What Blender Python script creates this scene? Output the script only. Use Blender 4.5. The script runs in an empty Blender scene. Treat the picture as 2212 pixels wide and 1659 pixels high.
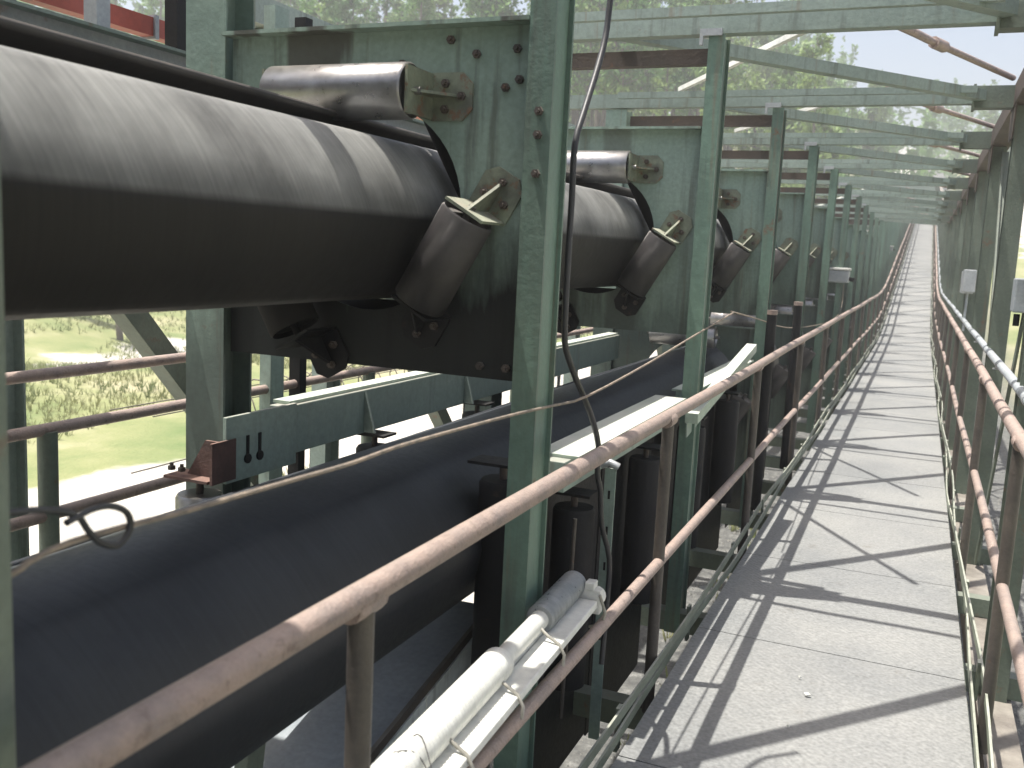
import bpy, bmesh, math, random
from mathutils import Vector, Matrix, noise
random.seed(7)
C = bpy.context.scene.collection
SC = bpy.context.scene
# ------------------------------------------------------------------ camera
cd = bpy.data.cameras.new('camera'); cam = bpy.data.objects.new('camera', cd); C.objects.link(cam)
cd.sensor_width = 36.0; cd.lens = 36.0 * 2050.0 / 2212.0; cd.clip_start = .05; cd.clip_end = 900
def _rot(rx, ry, rz):
    return Matrix.Rotation(rz, 3, 'Z') @ Matrix.Rotation(ry, 3, 'Y') @ Matrix.Rotation(rx, 3, 'X')
_M = Matrix(((1, 0, 0), (0, 0, -1), (0, 1, 0))) @ _rot(0.11091148, 0.09997506, -0.39723266)
_r, _d, _f = _M[0], _M[1], _M[2]
cam.matrix_world = Matrix(((_r[0], -_d[0], -_f[0], 0), (_r[1], -_d[1], -_f[1], 0), (_r[2], -_d[2], -_f[2], 1.6), (0, 0, 0, 1)))
cd.dof.use_dof = True; cd.dof.focus_distance = 3.6; cd.dof.aperture_fstop = 4.8
SC.camera = cam
# ------------------------------------------------------------------ world, sun, exposure
W = bpy.data.worlds.new("World"); SC.world = W; W.use_nodes = True
nt = W.node_tree; nt.nodes.clear()
sky = nt.nodes.new('ShaderNodeTexSky'); sky.sky_type = 'NISHITA'; sky.sun_disc = False
sky.sun_elevation = math.radians(73.9); sky.sun_rotation = math.radians(253)
sky.dust_density = 5.0; sky.air_density = 1.0; sky.ozone_density = .8; sky.altitude = 100
bg = nt.nodes.new('ShaderNodeBackground'); bg.inputs[1].default_value = 0.12
wo = nt.nodes.new('ShaderNodeOutputWorld')
nt.links.new(sky.outputs[0], bg.inputs[0]); nt.links.new(bg.outputs[0], wo.inputs[0])
sd = bpy.data.lights.new('sun', 'SUN'); sd.energy = 5.0; sd.angle = math.radians(.53); sd.color = (1, .965, .91)
sun = bpy.data.objects.new('sun', sd); C.objects.link(sun); sun.rotation_euler = Vector((.277, .085, -1)).to_track_quat('-Z', 'Y').to_euler(); sun.location = (-5, 0, 20)
SC.view_settings.view_transform = 'Standard'; SC.view_settings.look = 'None'
SC.view_settings.gamma = 1.0; SC.view_settings.use_curve_mapping = False
SC.view_settings.exposure = 0.86

# ------------------------------------------------------------------ materials
def mat(name, base, dark=None, rough=.6, metal=0.0, scale=4.0, fine=40.0, bump=.15, dust=0.0, dustcol=(.40, .37, .31),
        rust=0.0, rustcol=(.16, .075, .04), drip=0.0, spec=.5, stretch=None, thr=.62, dlo=.1, dhi=1.0, grime_shade=None, var=.16, wide=0.0):
    m = bpy.data.materials.new(name); m.use_nodes = True
    t = m.node_tree; n = t.nodes; L = t.links; b = n['Principled BSDF']
    b.inputs['Roughness'].default_value = rough; b.inputs['Metallic'].default_value = metal
    b.inputs['Specular IOR Level'].default_value = spec
    g = n.new('ShaderNodeNewGeometry'); mp = n.new('ShaderNodeMapping'); L.new(g.outputs['Position'], mp.inputs[0])
    if stretch: mp.inputs['Scale'].default_value = stretch
    def nz(sc, det=5, src=mp.outputs[0], r=.6):
        q = n.new('ShaderNodeTexNoise'); q.inputs['Scale'].default_value = sc; q.inputs['Detail'].default_value = det
        q.inputs['Roughness'].default_value = r; L.new(src, q.inputs['Vector']); return q.outputs['Fac']
    def ramp(src, a, c, pa=.35, pb=.65):
        q = n.new('ShaderNodeValToRGB'); q.color_ramp.elements[0].position = pa; q.color_ramp.elements[1].position = pb
        q.color_ramp.elements[0].color = (*a, 1); q.color_ramp.elements[1].color = (*c, 1); L.new(src, q.inputs[0]); return q.outputs[0]
    def mix(f, a, c):
        q = n.new('ShaderNodeMix'); q.data_type = 'RGBA'; L.new(f, q.inputs[0]); 
        L.new(a, q.inputs[6])
        if isinstance(c, tuple): q.inputs[7].default_value = (*c, 1)
        else: L.new(c, q.inputs[7])
        return q.outputs[2]
    def mul(a, v):
        q = n.new('ShaderNodeMath'); q.operation = 'MULTIPLY'; q.use_clamp = True; L.new(a, q.inputs[0])
        if isinstance(v, (int, float)): q.inputs[1].default_value = v
        else: L.new(v, q.inputs[1])
        return q.outputs[0]
    if dark is None: dark = tuple(x * .7 for x in base)
    f1 = nz(scale); f2 = nz(fine, 4)
    col = ramp(f1, dark, base)
    sp = ramp(f2, (.84, .84, .84), (1.08, 1.08, 1.08), .3, .7)
    q = n.new('ShaderNodeMix'); q.data_type = 'RGBA'; q.blend_type = 'MULTIPLY'; q.inputs[0].default_value = 1
    L.new(col, q.inputs[6]); L.new(sp, q.inputs[7]); col = q.outputs[2]
    if var:
        oi = n.new('ShaderNodeObjectInfo'); hv = n.new('ShaderNodeHueSaturation'); vr = n.new('ShaderNodeMapRange')
        vr.inputs[3].default_value = 1 - var; vr.inputs[4].default_value = 1 + var * .6; L.new(oi.outputs['Random'], vr.inputs[0])
        L.new(vr.outputs[0], hv.inputs['Value']); L.new(col, hv.inputs['Color']); col = hv.outputs[0]
    if wide:
        mw = n.new('ShaderNodeMapping'); mw.inputs['Scale'].default_value = (6.5, 6.5, .55); mw.inputs['Location'].default_value = (.37, 0, 0); L.new(g.outputs['Position'], mw.inputs[0])
        fw = ramp(nz(1.0, 6, mw.outputs[0], .55), (0, 0, 0), (1, 1, 1), .50, .57)
        col = mix(mul(fw, wide), col, (.055, .045, .04))
    if drip:
        md = n.new('ShaderNodeMapping'); md.inputs['Scale'].default_value = (16, 16, 1.3); L.new(g.outputs['Position'], md.inputs[0])
        fd = nz(1.0, 4, md.outputs[0]); fm = ramp(fd, (0, 0, 0), (1, 1, 1), .56, .72)
        col = mix(mul(fm, drip), col, (.055, .05, .04))
    if rust:
        fr = nz(scale * 2.3, 8, mp.outputs[0], .72); fm = ramp(fr, (0, 0, 0), (1, 1, 1), thr, thr + .07)
        col = mix(mul(fm, rust), col, rustcol)
    if dust:
        sx = n.new('ShaderNodeSeparateXYZ'); L.new(g.outputs['Normal'], sx.inputs[0])
        mr = n.new('ShaderNodeMapRange'); mr.inputs[1].default_value = dlo; mr.inputs[2].default_value = dhi; L.new(sx.outputs[2], mr.inputs[0])
        fz = ramp(nz(scale * 1.7), (.45, .45, .45), (1, 1, 1))
        col = mix(mul(mul(mr.outputs[0], fz), dust), col, dustcol)
    if drip:
        md = n.new('ShaderNodeMapping'); md.inputs['Scale'].default_value = (23, 23, 1.1); md.inputs['Location'].default_value = (5, 3, 2); L.new(g.outputs['Position'], md.inputs[0])
        fm = ramp(nz(1.0, 5, md.outputs[0]), (0, 0, 0), (1, 1, 1), .60, .74)
        col = mix(mul(fm, drip), col, (.19, .115, .07))
    if grime_shade:      # coal dirt and painted shade: object-space band with ragged, dripping edge
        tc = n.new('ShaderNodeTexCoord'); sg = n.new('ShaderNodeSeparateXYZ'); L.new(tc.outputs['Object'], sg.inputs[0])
        axis, lo, hi, amt = grime_shade
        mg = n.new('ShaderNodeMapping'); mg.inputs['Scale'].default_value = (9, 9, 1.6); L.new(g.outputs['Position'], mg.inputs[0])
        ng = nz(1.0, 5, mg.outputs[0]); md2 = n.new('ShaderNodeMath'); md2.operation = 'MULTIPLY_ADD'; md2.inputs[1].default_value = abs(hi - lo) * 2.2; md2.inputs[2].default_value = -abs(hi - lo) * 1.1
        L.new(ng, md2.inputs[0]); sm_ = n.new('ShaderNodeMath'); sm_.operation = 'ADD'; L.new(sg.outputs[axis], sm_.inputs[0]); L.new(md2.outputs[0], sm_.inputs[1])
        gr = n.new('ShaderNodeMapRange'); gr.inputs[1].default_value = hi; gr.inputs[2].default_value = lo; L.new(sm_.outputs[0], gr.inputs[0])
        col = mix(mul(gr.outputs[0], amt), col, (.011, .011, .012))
    L.new(col, b.inputs['Base Color'])
    rr = n.new('ShaderNodeMapRange'); rr.inputs[3].default_value = max(.05, rough - .12); rr.inputs[4].default_value = min(1, rough + .15)
    L.new(f2, rr.inputs[0]); L.new(rr.outputs[0], b.inputs['Roughness'])
    bp = n.new('ShaderNodeBump'); bp.inputs['Strength'].default_value = bump; bp.inputs['Distance'].default_value = .004
    L.new(f2, bp.inputs['Height']); L.new(bp.outputs[0], b.inputs['Normal'])
    m['b'] = 1
    return m
M = {}
M['green'] = mat('green_paint', (.27, .33, .29), (.205, .26, .225), .55, scale=1.6, fine=55, bump=.3, dust=.75, rust=.8, drip=.55, thr=.66)
M['panel'] = mat('coal_and_shade_panel_paint', (.225, .295, .25), (.165, .225, .19), .58, scale=1.6, fine=55, bump=.3, dust=.75, rust=.8, drip=.6, thr=.66, grime_shade=(2, 1.46, 1.76, .97), wide=.8, spec=.15)  # lower half blackened by coal dirt and the pipe's painted shade
M['panel_far'] = mat('lightly_stained_panel_paint', (.25, .33, .28), (.19, .265, .22), .58, scale=1.6, fine=55, bump=.3, dust=.75, rust=.7, drip=.5, thr=.67, grime_shade=(2, 1.28, 1.55, .6), wide=.45, spec=.3)
M['stained'] = mat('coal_stained_paint', (.24, .32, .27), (.17, .24, .20), .58, scale=2.6, fine=55, bump=.3, dust=.6, rust=.8, drip=.8, thr=.64, grime_shade=(2, 1.2, 1.5, .6))
M['green_col'] = mat('green_thick_paint', (.135, .215, .165), (.10, .165, .13), .5, scale=2, fine=45, bump=.4, dust=.7, rust=.95, drip=.5, thr=.63, wide=.25)
M['green_pale'] = mat('pale_green_paint', (.28, .36, .31), (.22, .29, .25), .55, scale=1.3, fine=50, bump=.3, dust=.8, rust=.7, drip=.3, thr=.68)
M['green_dark'] = mat('dark_olive_steel', (.15, .18, .14), (.10, .125, .095), .6, scale=3, fine=60, bump=.4, dust=.5, dustcol=(.26, .26, .21), rust=.6, drip=.3, thr=.6)
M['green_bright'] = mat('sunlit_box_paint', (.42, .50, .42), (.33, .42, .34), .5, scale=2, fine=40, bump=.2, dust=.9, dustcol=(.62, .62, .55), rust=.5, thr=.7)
M['belt'] = mat('rubber_belt', (.023, .022, .021), (.016, .016, .016), .56, scale=1.8, fine=26, bump=.12, dust=1.0, dustcol=(.25, .25, .235), stretch=(1, 1.2, 1), dlo=-.02, dhi=.42, spec=.2)  # top coat mixes dust with painted sunlight, ending sharply at the shade line
M['belt_low'] = mat('rubber_belt_lower', (.024, .027, .032), (.018, .020, .024), .48, scale=2.0, fine=60, bump=.08, dust=.3, dustcol=(.12, .13, .14), spec=.3)
M['lip'] = mat('belt_edge_rubber', (.045, .042, .04), (.03, .03, .03), .6, scale=3, fine=50, bump=.2, dust=.75, dustcol=(.22, .19, .16))
M['roller'] = mat('worn_roller_steel', (.36, .36, .37), (.22, .215, .21), .30, metal=.75, scale=5, fine=30, bump=.08, dust=.7, dustcol=(.40, .36, .31))
M['roller_low'] = mat('coal_and_shade_roller', (.07, .065, .062), (.04, .037, .035), .62, metal=0.0, spec=.3, scale=5, fine=30, bump=.15, dust=.7, dustcol=(.38, .36, .33), grime_shade=(0, -.14, .02, .95))  # lower end blackened by caked coal and the belt's painted shade
M['roller_black'] = mat('black_roller', (.02, .019, .018), (.012, .012, .012), .7, spec=.15, scale=6, fine=40, bump=.3)  # one near-black colour for all rollers but the top and lower right
M['bracket'] = mat('grimy_bracket_paint', (.22, .25, .18), (.10, .11, .085), .6, scale=9, fine=60, bump=.5, dust=.8, dustcol=(.45, .44, .34), rust=.8, thr=.55)
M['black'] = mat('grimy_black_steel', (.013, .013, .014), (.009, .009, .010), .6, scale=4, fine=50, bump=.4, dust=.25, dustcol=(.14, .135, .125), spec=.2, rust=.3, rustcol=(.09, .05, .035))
M['rail'] = mat('rusty_tube', (.37, .275, .23), (.25, .20, .18), .5, metal=.1, scale=16, fine=150, bump=.9, dust=.45, dustcol=(.52, .42, .35), rust=.6, rustcol=(.13, .09, .075), thr=.56)
M['railpost'] = mat('brown_post_steel', (.10, .085, .07), (.06, .052, .046), .55, metal=.1, scale=7, fine=90, bump=.5, dust=.4, rust=.4)
M['rust'] = mat('red_rust', (.13, .072, .06), (.075, .045, .038), .8, scale=8, fine=70, bump=.6, dust=.5, dustcol=(.33, .2, .15))
M['redpaint'] = mat('red_paint', (.42, .085, .055), (.3, .07, .05), .5, scale=3, fine=40, bump=.2, dust=.4)
M['darkrust'] = mat('dark_rusty_steel', (.075, .055, .045), (.045, .035, .03), .65, scale=4, fine=60, bump=.5, dust=.6, rust=.6)
M['deck'] = mat('dusty_deck_plate', (.265, .265, .25), (.20, .205, .20), .62, scale=1.1, fine=35, bump=.25, drip=0, var=.05)
M['toe'] = mat('olive_toe_steel', (.22, .25, .19), (.13, .15, .11), .55, scale=4, fine=60, bump=.4, dust=.8, dustcol=(.45, .45, .38), rust=.6)
M['galv'] = mat('galvanised_steel', (.45, .47, .48), (.34, .36, .38), .42, metal=.35, scale=5, fine=60, bump=.1, dust=.4)
M['conduit'] = mat('grey_conduit', (.36, .39, .41), (.28, .31, .33), .42, scale=5, fine=60, bump=.1, dust=.35)
M['white'] = mat('white_plastic', (.74, .74, .69), (.62, .62, .57), .4, scale=3, fine=30, bump=.05, dust=.2, dustcol=(.5, .47, .4))
M['cream'] = mat('dirty_cream_plastic', (.42, .40, .35), (.25, .24, .2), .5, scale=14, fine=60, bump=.3)
M['cable'] = mat('black_cable', (.03, .032, .036), None, .45, dust=.3, dustcol=(.2, .17, .14))
M['rope'] = mat('old_rope', (.36, .29, .22), (.2, .17, .14), .85, scale=30, fine=200, bump=.5)
M['fibre'] = mat('pale_panel_sheet', (.62, .66, .64), (.46, .52, .50), .55, scale=2.5, fine=40, bump=.3, drip=.5)
M['lid'] = mat('blue_grey_lid', (.35, .38, .39), (.26, .29, .31), .65, scale=2.5, fine=50, bump=.3, rust=.5)
M['stone'] = mat('grey_stone', (.30, .29, .26), (.14, .14, .13), .9, scale=20, fine=60, bump=.4)
M['bark'] = mat('bark', (.20, .17, .14), (.12, .10, .08), .9, scale=3, fine=20, bump=.8)
def leafmat(name, a, b_):
    m = bpy.data.materials.new(name); m.use_nodes = True; t = m.node_tree; n = t.nodes; L = t.links; p = n['Principled BSDF']
    g = n.new('ShaderNodeNewGeometry'); q = n.new('ShaderNodeTexNoise'); q.inputs['Scale'].default_value = .9; q.inputs['Detail'].default_value = 4
    L.new(g.outputs['Position'], q.inputs['Vector'])
    oi = n.new('ShaderNodeObjectInfo'); ad = n.new('ShaderNodeMath'); ad.operation = 'ADD'
    ml = n.new('ShaderNodeMath'); ml.operation = 'MULTIPLY_ADD'; ml.inputs[1].default_value = .35; ml.inputs[2].default_value = -.17
    L.new(oi.outputs['Random'], ml.inputs[0]); L.new(q.outputs['Fac'], ad.inputs[0]); L.new(ml.outputs[0], ad.inputs[1])
    r = n.new('ShaderNodeValToRGB'); r.color_ramp.elements[0].position = .3; r.color_ramp.elements[1].position = .7
    r.color_ramp.elements[0].color = (*a, 1); r.color_ramp.elements[1].color = (*b_, 1); L.new(ad.outputs[0], r.inputs[0])
    L.new(r.outputs[0], p.inputs['Base Color']); p.inputs['Roughness'].default_value = .65
    tr = n.new('ShaderNodeBsdfTranslucent'); L.new(r.outputs[0], tr.inputs[0]); mx = n.new('ShaderNodeMixShader'); mx.inputs[0].default_value = .3
    L.new(p.outputs[0], mx.inputs[1]); L.new(tr.outputs[0], mx.inputs[2]); L.new(mx.outputs[0], n['Material Output'].inputs[0])
    return m
M['leaf'] = leafmat('leaves', (.06, .15, .04), (.17, .30, .075))
M['leaf2'] = leafmat('pale_leaves', (.10, .18, .05), (.25, .35, .10))
M['grassblade'] = leafmat('grass_blades', (.12, .16, .05), (.30, .29, .14))
def groundmat():
    m = bpy.data.materials.new('ground'); m.use_nodes = True; t = m.node_tree; n = t.nodes; L = t.links; p = n['Principled BSDF']
    g = n.new('ShaderNodeNewGeometry')
    def nz(sc, det=6, r=.6):
        q = n.new('ShaderNodeTexNoise'); q.inputs['Scale'].default_value = sc; q.inputs['Detail'].default_value = det; q.inputs['Roughness'].default_value = r
        L.new(g.outputs['Position'], q.inputs['Vector']); return q.outputs['Fac']
    def ramp(s, els):
        q = n.new('ShaderNodeValToRGB'); cr = q.color_ramp
        while len(cr.elements) < len(els): cr.elements.new(.5)
        for e, (pp, cc) in zip(cr.elements, els): e.position = pp; e.color = (*cc, 1)
        L.new(s, q.inputs[0]); return q.outputs[0]
    def mix(f, a, b_):
        q = n.new('ShaderNodeMix'); q.data_type = 'RGBA'; L.new(f, q.inputs[0]); L.new(a, q.inputs[6]); L.new(b_, q.inputs[7]); return q.outputs[2]
    grass = ramp(nz(.35), [(.3, (.11, .16, .05)), (.5, (.22, .235, .10)), (.68, (.36, .33, .20))])
    sand = ramp(nz(1.3, 8, .7), [(.3, (.33, .31, .27)), (.7, (.60, .57, .50))])
    gravel = ramp(nz(9, 8, .75), [(.3, (.05, .05, .05)), (.55, (.13, .13, .12)), (.75, (.27, .265, .245))])
    at = n.new('ShaderNodeAttribute'); at.attribute_name = 'zone'
    sx = n.new('ShaderNodeSeparateXYZ'); L.new(at.outputs['Vector'], sx.inputs[0])
    # x: sandiness 0..1, y: gravel
    a = n.new('ShaderNodeMath'); a.operation = 'ADD'; L.new(sx.outputs[0], a.inputs[0])
    b2 = n.new('ShaderNodeMath'); b2.operation = 'MULTIPLY_ADD'; b2.inputs[1].default_value = 1.5; b2.inputs[2].default_value = -.75; L.new(nz(.28, 7), b2.inputs[0]); L.new(b2.outputs[0], a.inputs[1])
    fs = ramp(a.outputs[0], [(.45, (0, 0, 0)), (.56, (1, 1, 1))])
    col = mix(fs, grass, sand); col = mix(sx.outputs[1], col, gravel)
    L.new(col, p.inputs['Base Color']); p.inputs['Roughness'].default_value = .95
    bp = n.new('ShaderNodeBump'); bp.inputs['Strength'].default_value = .7; bp.inputs['Distance'].default_value = .05
    L.new(nz(11, 6), bp.inputs['Height']); L.new(bp.outputs[0], p.inputs['Normal'])
    return m
M['ground'] = groundmat()
def lensmat():
    m = mat('clear_ribbed_plastic', (.50, .52, .52), (.32, .35, .36), .3, scale=8, fine=40, bump=.05)
    m.node_tree.nodes['Principled BSDF'].inputs['Transmission Weight'].default_value = .35
    return m
M['lens'] = lensmat()
# deck: add tread relief and stains
def deck_extra():
    t = M['deck'].node_tree; n = t.nodes; L = t.links; b = n['Principled BSDF']
    g = n.new('ShaderNodeNewGeometry'); mp = n.new('ShaderNodeMapping'); mp.inputs['Rotation'].default_value = (0, 0, .785); L.new(g.outputs['Position'], mp.inputs[0])
    ck = n.new('ShaderNodeTexVoronoi'); ck.inputs['Scale'].default_value = 42; ck.inputs['Randomness'].default_value = .25; L.new(mp.outputs[0], ck.inputs['Vector'])
    bp = n.new('ShaderNodeBump'); bp.inputs['Strength'].default_value = .8; bp.inputs['Distance'].default_value = .004; bp.invert = True
    L.new(ck.outputs['Distance'], bp.inputs['Height'])
    old = b.inputs['Normal'].links[0].from_socket; L.new(old, bp.inputs['Normal']); L.new(bp.outputs[0], b.inputs['Normal'])
    # dark footprints / coal dust patches
    q = n.new('ShaderNodeTexNoise'); q.inputs['Scale'].default_value = 5.5; q.inputs['Detail'].default_value = 8; q.inputs['Roughness'].default_value = .75; L.new(g.outputs['Position'], q.inputs['Vector'])
    r = n.new('ShaderNodeValToRGB'); r.color_ramp.elements[0].position = .6; r.color_ramp.elements[1].position = .78
    r.color_ramp.elements[0].color = (1, 1, 1, 1); r.color_ramp.elements[1].color = (.50, .44, .38, 1); L.new(q.outputs['Fac'], r.inputs[0])
    q2 = n.new('ShaderNodeTexNoise'); q2.inputs['Scale'].default_value = 70; q2.inputs['Detail'].default_value = 3; L.new(g.outputs['Position'], q2.inputs['Vector'])
    r2 = n.new('ShaderNodeValToRGB'); r2.color_ramp.elements[0].position = .3; r2.color_ramp.elements[1].position = .6
    r2.color_ramp.elements[0].color = (.86, .86, .86, 1); r2.color_ramp.elements[1].color = (1.05, 1.05, 1.05, 1); L.new(q2.outputs['Fac'], r2.inputs[0])
    oc = b.inputs['Base Color'].links[0].from_socket
    for src in (r.outputs[0], r2.outputs[0]):
        x = n.new('ShaderNodeMix'); x.data_type = 'RGBA'; x.blend_type = 'MULTIPLY'; x.inputs[0].default_value = 1
        L.new(oc, x.inputs[6]); L.new(src, x.inputs[7]); oc = x.outputs[2]
    L.new(oc, b.inputs['Base Color'])
deck_extra()
# belt: fine scuff lines running round the belt
def scuffs(name, amt):
    t = M[name].node_tree; n = t.nodes; L = t.links; b = n['Principled BSDF']
    g = n.new('ShaderNodeNewGeometry'); sx = n.new('ShaderNodeSeparateXYZ'); L.new(g.outputs['Position'], sx.inputs[0])
    cb = n.new('ShaderNodeCombineXYZ'); a = n.new('ShaderNodeMath'); a.operation = 'MULTIPLY_ADD'; a.inputs[1].default_value = 95
    zz = n.new('ShaderNodeMath'); zz.operation = 'MULTIPLY'; zz.inputs[1].default_value = 22; L.new(sx.outputs[2], zz.inputs[0])
    L.new(sx.outputs[1], a.inputs[0]); L.new(zz.outputs[0], a.inputs[2]); L.new(a.outputs[0], cb.inputs[0])
    z2 = n.new('ShaderNodeMath'); z2.operation = 'MULTIPLY'; z2.inputs[1].default_value = 4; L.new(sx.outputs[2], z2.inputs[0]); L.new(z2.outputs[0], cb.inputs[1])
    q = n.new('ShaderNodeTexNoise'); q.inputs['Scale'].default_value = 1.0; q.inputs['Detail'].default_value = 3; L.new(cb.outputs[0], q.inputs['Vector'])
    r = n.new('ShaderNodeValToRGB'); r.color_ramp.elements[0].position = .35; r.color_ramp.elements[1].position = .75
    r.color_ramp.elements[0].color = (1 - amt, 1 - amt, 1 - amt, 1); r.color_ramp.elements[1].color = (1 + amt * 1.6, 1 + amt * 1.6, 1 + amt * 1.5, 1); L.new(q.outputs['Fac'], r.inputs[0])
    oc = b.inputs['Base Color'].links[0].from_socket
    x = n.new('ShaderNodeMix'); x.data_type = 'RGBA'; x.blend_type = 'MULTIPLY'; x.inputs[0].default_value = 1
    L.new(oc, x.inputs[6]); L.new(r.outputs[0], x.inputs[7]); L.new(x.outputs[2], b.inputs['Base Color'])
scuffs('belt', .10); scuffs('belt_low', .08)

# ------------------------------------------------------------------ mesh helpers
class MB:
    def __init__(s): s.v = []; s.f = []; s.smooth = []
    def add(s, vs, fs, sm=False):
        o = len(s.v); s.v += [tuple(v) for v in vs]; s.f += [tuple(i + o for i in f) for f in fs]; s.smooth += [sm] * len(fs); return s
    def box(s, x0, x1, y0, y1, z0, z1, mt=None):
        vs = [(x, y, z) for x in (x0, x1) for y in (y0, y1) for z in (z0, z1)]
        if mt: vs = [mt @ Vector(v) for v in vs]
        return s.add(vs, [(0, 1, 3, 2), (4, 6, 7, 5), (0, 4, 5, 1), (2, 3, 7, 6), (0, 2, 6, 4), (1, 5, 7, 3)])
    def prism(s, poly, y0, y1, mt=None):   # poly in (x,z)
        n = len(poly); vs = [(x, y0, z) for x, z in poly] + [(x, y1, z) for x, z in poly]
        if mt: vs = [mt @ Vector(v) for v in vs]
        return s.add(vs, [tuple(range(n)), tuple(range(2 * n - 1, n - 1, -1))] + [(i, i + n, (i + 1) % n + n, (i + 1) % n) for i in range(n)])
    def tube(s, pts, r, seg=10, cap=True):
        pts = [Vector(p) for p in pts]; n = len(pts); rs = r if isinstance(r, (list, tuple)) else [r] * n
        up = None; rings = []
        for i, p in enumerate(pts):
            d = (pts[min(i + 1, n - 1)] - pts[max(i - 1, 0)]).normalized()
            if up is None: up = Vector((0, 0, 1)) if abs(d.z) < .9 else Vector((1, 0, 0))
            a = d.cross(up).normalized(); b = a.cross(d).normalized(); up = b
            rings.append([p + (a * math.cos(t) + b * math.sin(t)) * rs[i] for t in [2 * math.pi * k / seg for k in range(seg)]])
        vs = [v for rg in rings for v in rg]
        fs = [(i * seg + k, i * seg + (k + 1) % seg, (i + 1) * seg + (k + 1) % seg, (i + 1) * seg + k) for i in range(n - 1) for k in range(seg)]
        s.add(vs, fs, True)
        if cap:
            s.add(rings[0], [tuple(range(seg - 1, -1, -1))]); s.add(rings[-1], [tuple(range(seg))])
        return s
    def beam(s, p0, p1, w, h, roll=0):     # rectangular bar between two points; w sideways, h upwards
        p0 = Vector(p0); p1 = Vector(p1); d = (p1 - p0).normalized()
        up = Vector((0, 0, 1)) if abs(d.z) < .95 else Vector((0, 1, 0))
        a = d.cross(up).normalized(); b = a.cross(d).normalized()
        if roll: q = Matrix.Rotation(roll, 3, d); a = q @ a; b = q @ b
        vs = [p + a * (w / 2 * i) + b * (h / 2 * j) for p in (p0, p1) for i, j in ((-1, -1), (1, -1), (1, 1), (-1, 1))]
        return s.add(vs, [(3, 2, 1, 0), (4, 5, 6, 7), (0, 1, 5, 4), (1, 2, 6, 5), (2, 3, 7, 6), (3, 0, 4, 7)])
    def ibeam(s, x0, x1, y0, y1, z0, z1, t=.008, axis='z'):
        # H column: flanges are faces y0 and y1, web in the middle of x
        xm = (x0 + x1) / 2
        s.box(x0, x1, y0, y0 + t, z0, z1); s.box(x0, x1, y1 - t, y1, z0, z1); s.box(xm - t / 2, xm + t / 2, y0 + t, y1 - t, z0, z1); return s
    def mesh(s, name, m=None, bevel=0):
        me = bpy.data.meshes.new(name); me.from_pydata(s.v, [], s.f); me.validate()
        for p, sm in zip(me.polygons, s.smooth): p.use_smooth = sm
        if m: me.materials.append(M[m] if isinstance(m, str) else m)
        bm = bmesh.new(); bm.from_mesh(me); bmesh.ops.recalc_face_normals(bm, faces=bm.faces)
        if bevel: 
            es = [e for e in bm.edges if len(e.link_faces) == 2 and e.calc_face_angle(0) > .6]
            bmesh.ops.bevel(bm, geom=es, offset=bevel, segments=2, profile=.5, affect='EDGES', clamp_overlap=True)
        bm.to_mesh(me); bm.free(); return me
def link(name, me, parent=None, loc=(0, 0, 0)):
    o = bpy.data.objects.new(name, me); C.objects.link(o); o.location = loc
    if parent: o.parent = parent
    return o
def part(name, mb, m, parent, bevel=0, loc=(0, 0, 0)):
    return link(name, mb.mesh(name, m, bevel), parent, loc)
def tag(o, label, cat, group=None, kind=None):
    if label: o['label'] = label
    if cat: o['category'] = cat
    if group: o['group'] = group
    if kind: o['kind'] = kind
    return o
def thing(name, label, cat, loc=(0, 0, 0), group=None):
    return tag(link(name, None, None, loc), label, cat, group)
def copy_tree(o, parent=None, kids=None):
    c = o.copy(); C.objects.link(c)
    if parent: c.parent = parent
    for ch in (kids or KIDS).get(o.name, []): copy_tree(ch, c, kids)
    return c
def kidmap(root_list):
    K = {}
    for o in bpy.data.objects:
        if o.parent: K.setdefault(o.parent.name, []).append(o)
    return K
KIDS = {}
ORD = ['nearest', 'second', 'third', 'fourth', 'fifth', 'sixth', 'seventh', 'eighth', 'ninth', 'tenth', 'eleventh', 'twelfth']

# ------------------------------------------------------------------ layout
BAY = 2.09
def Y(k): return 2.42 + BAY * (k - 1)
def zf(y):                 # the gallery is level, then climbs
    if y < 21: return 0.0
    if y < 27: return .1 * (y - 21) ** 2 / 12.0
    return .1 * (y - 24)
KMAX = 36
PX, PZ, PR = -1.5, 1.67, .237     # upper pipe belt
QX, QZ, QR = -1.44, .69, .281     # lower pipe belt
GZ = -1.5
def sm(a, b, x):
    t = max(0, min(1, (x - a) / (b - a))); return t * t * (3 - 2 * t)
def terrain(x, y):
    lm = sm(4, 16, -x); rm = sm(8, 30, x)
    q = max(0, y - 30); hl = (q * .44 if q < 20 else 8.8 + (q - 20) * .10) * lm
    hl += min(6, max(0, -x - 45) * .12)
    hr = min(16, max(0, y - 45) * .19) * rm
    hc = max(0, zf(y)) * (1 - lm) * (1 - rm) * .9
    hb = max(0, y - 95) * .06
    h = GZ + hl + hr + hc + hb
    h = min(h, 34 + (h - 34) * .25 if h > 34 else h)
    r = math.hypot(x, y)
    return h + noise.noise(Vector((x * .12, y * .12, 0))) * min(1.2, max(0, r - 9) * .05) + noise.noise(Vector((x * .7, y * .7, 5))) * .05

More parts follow.
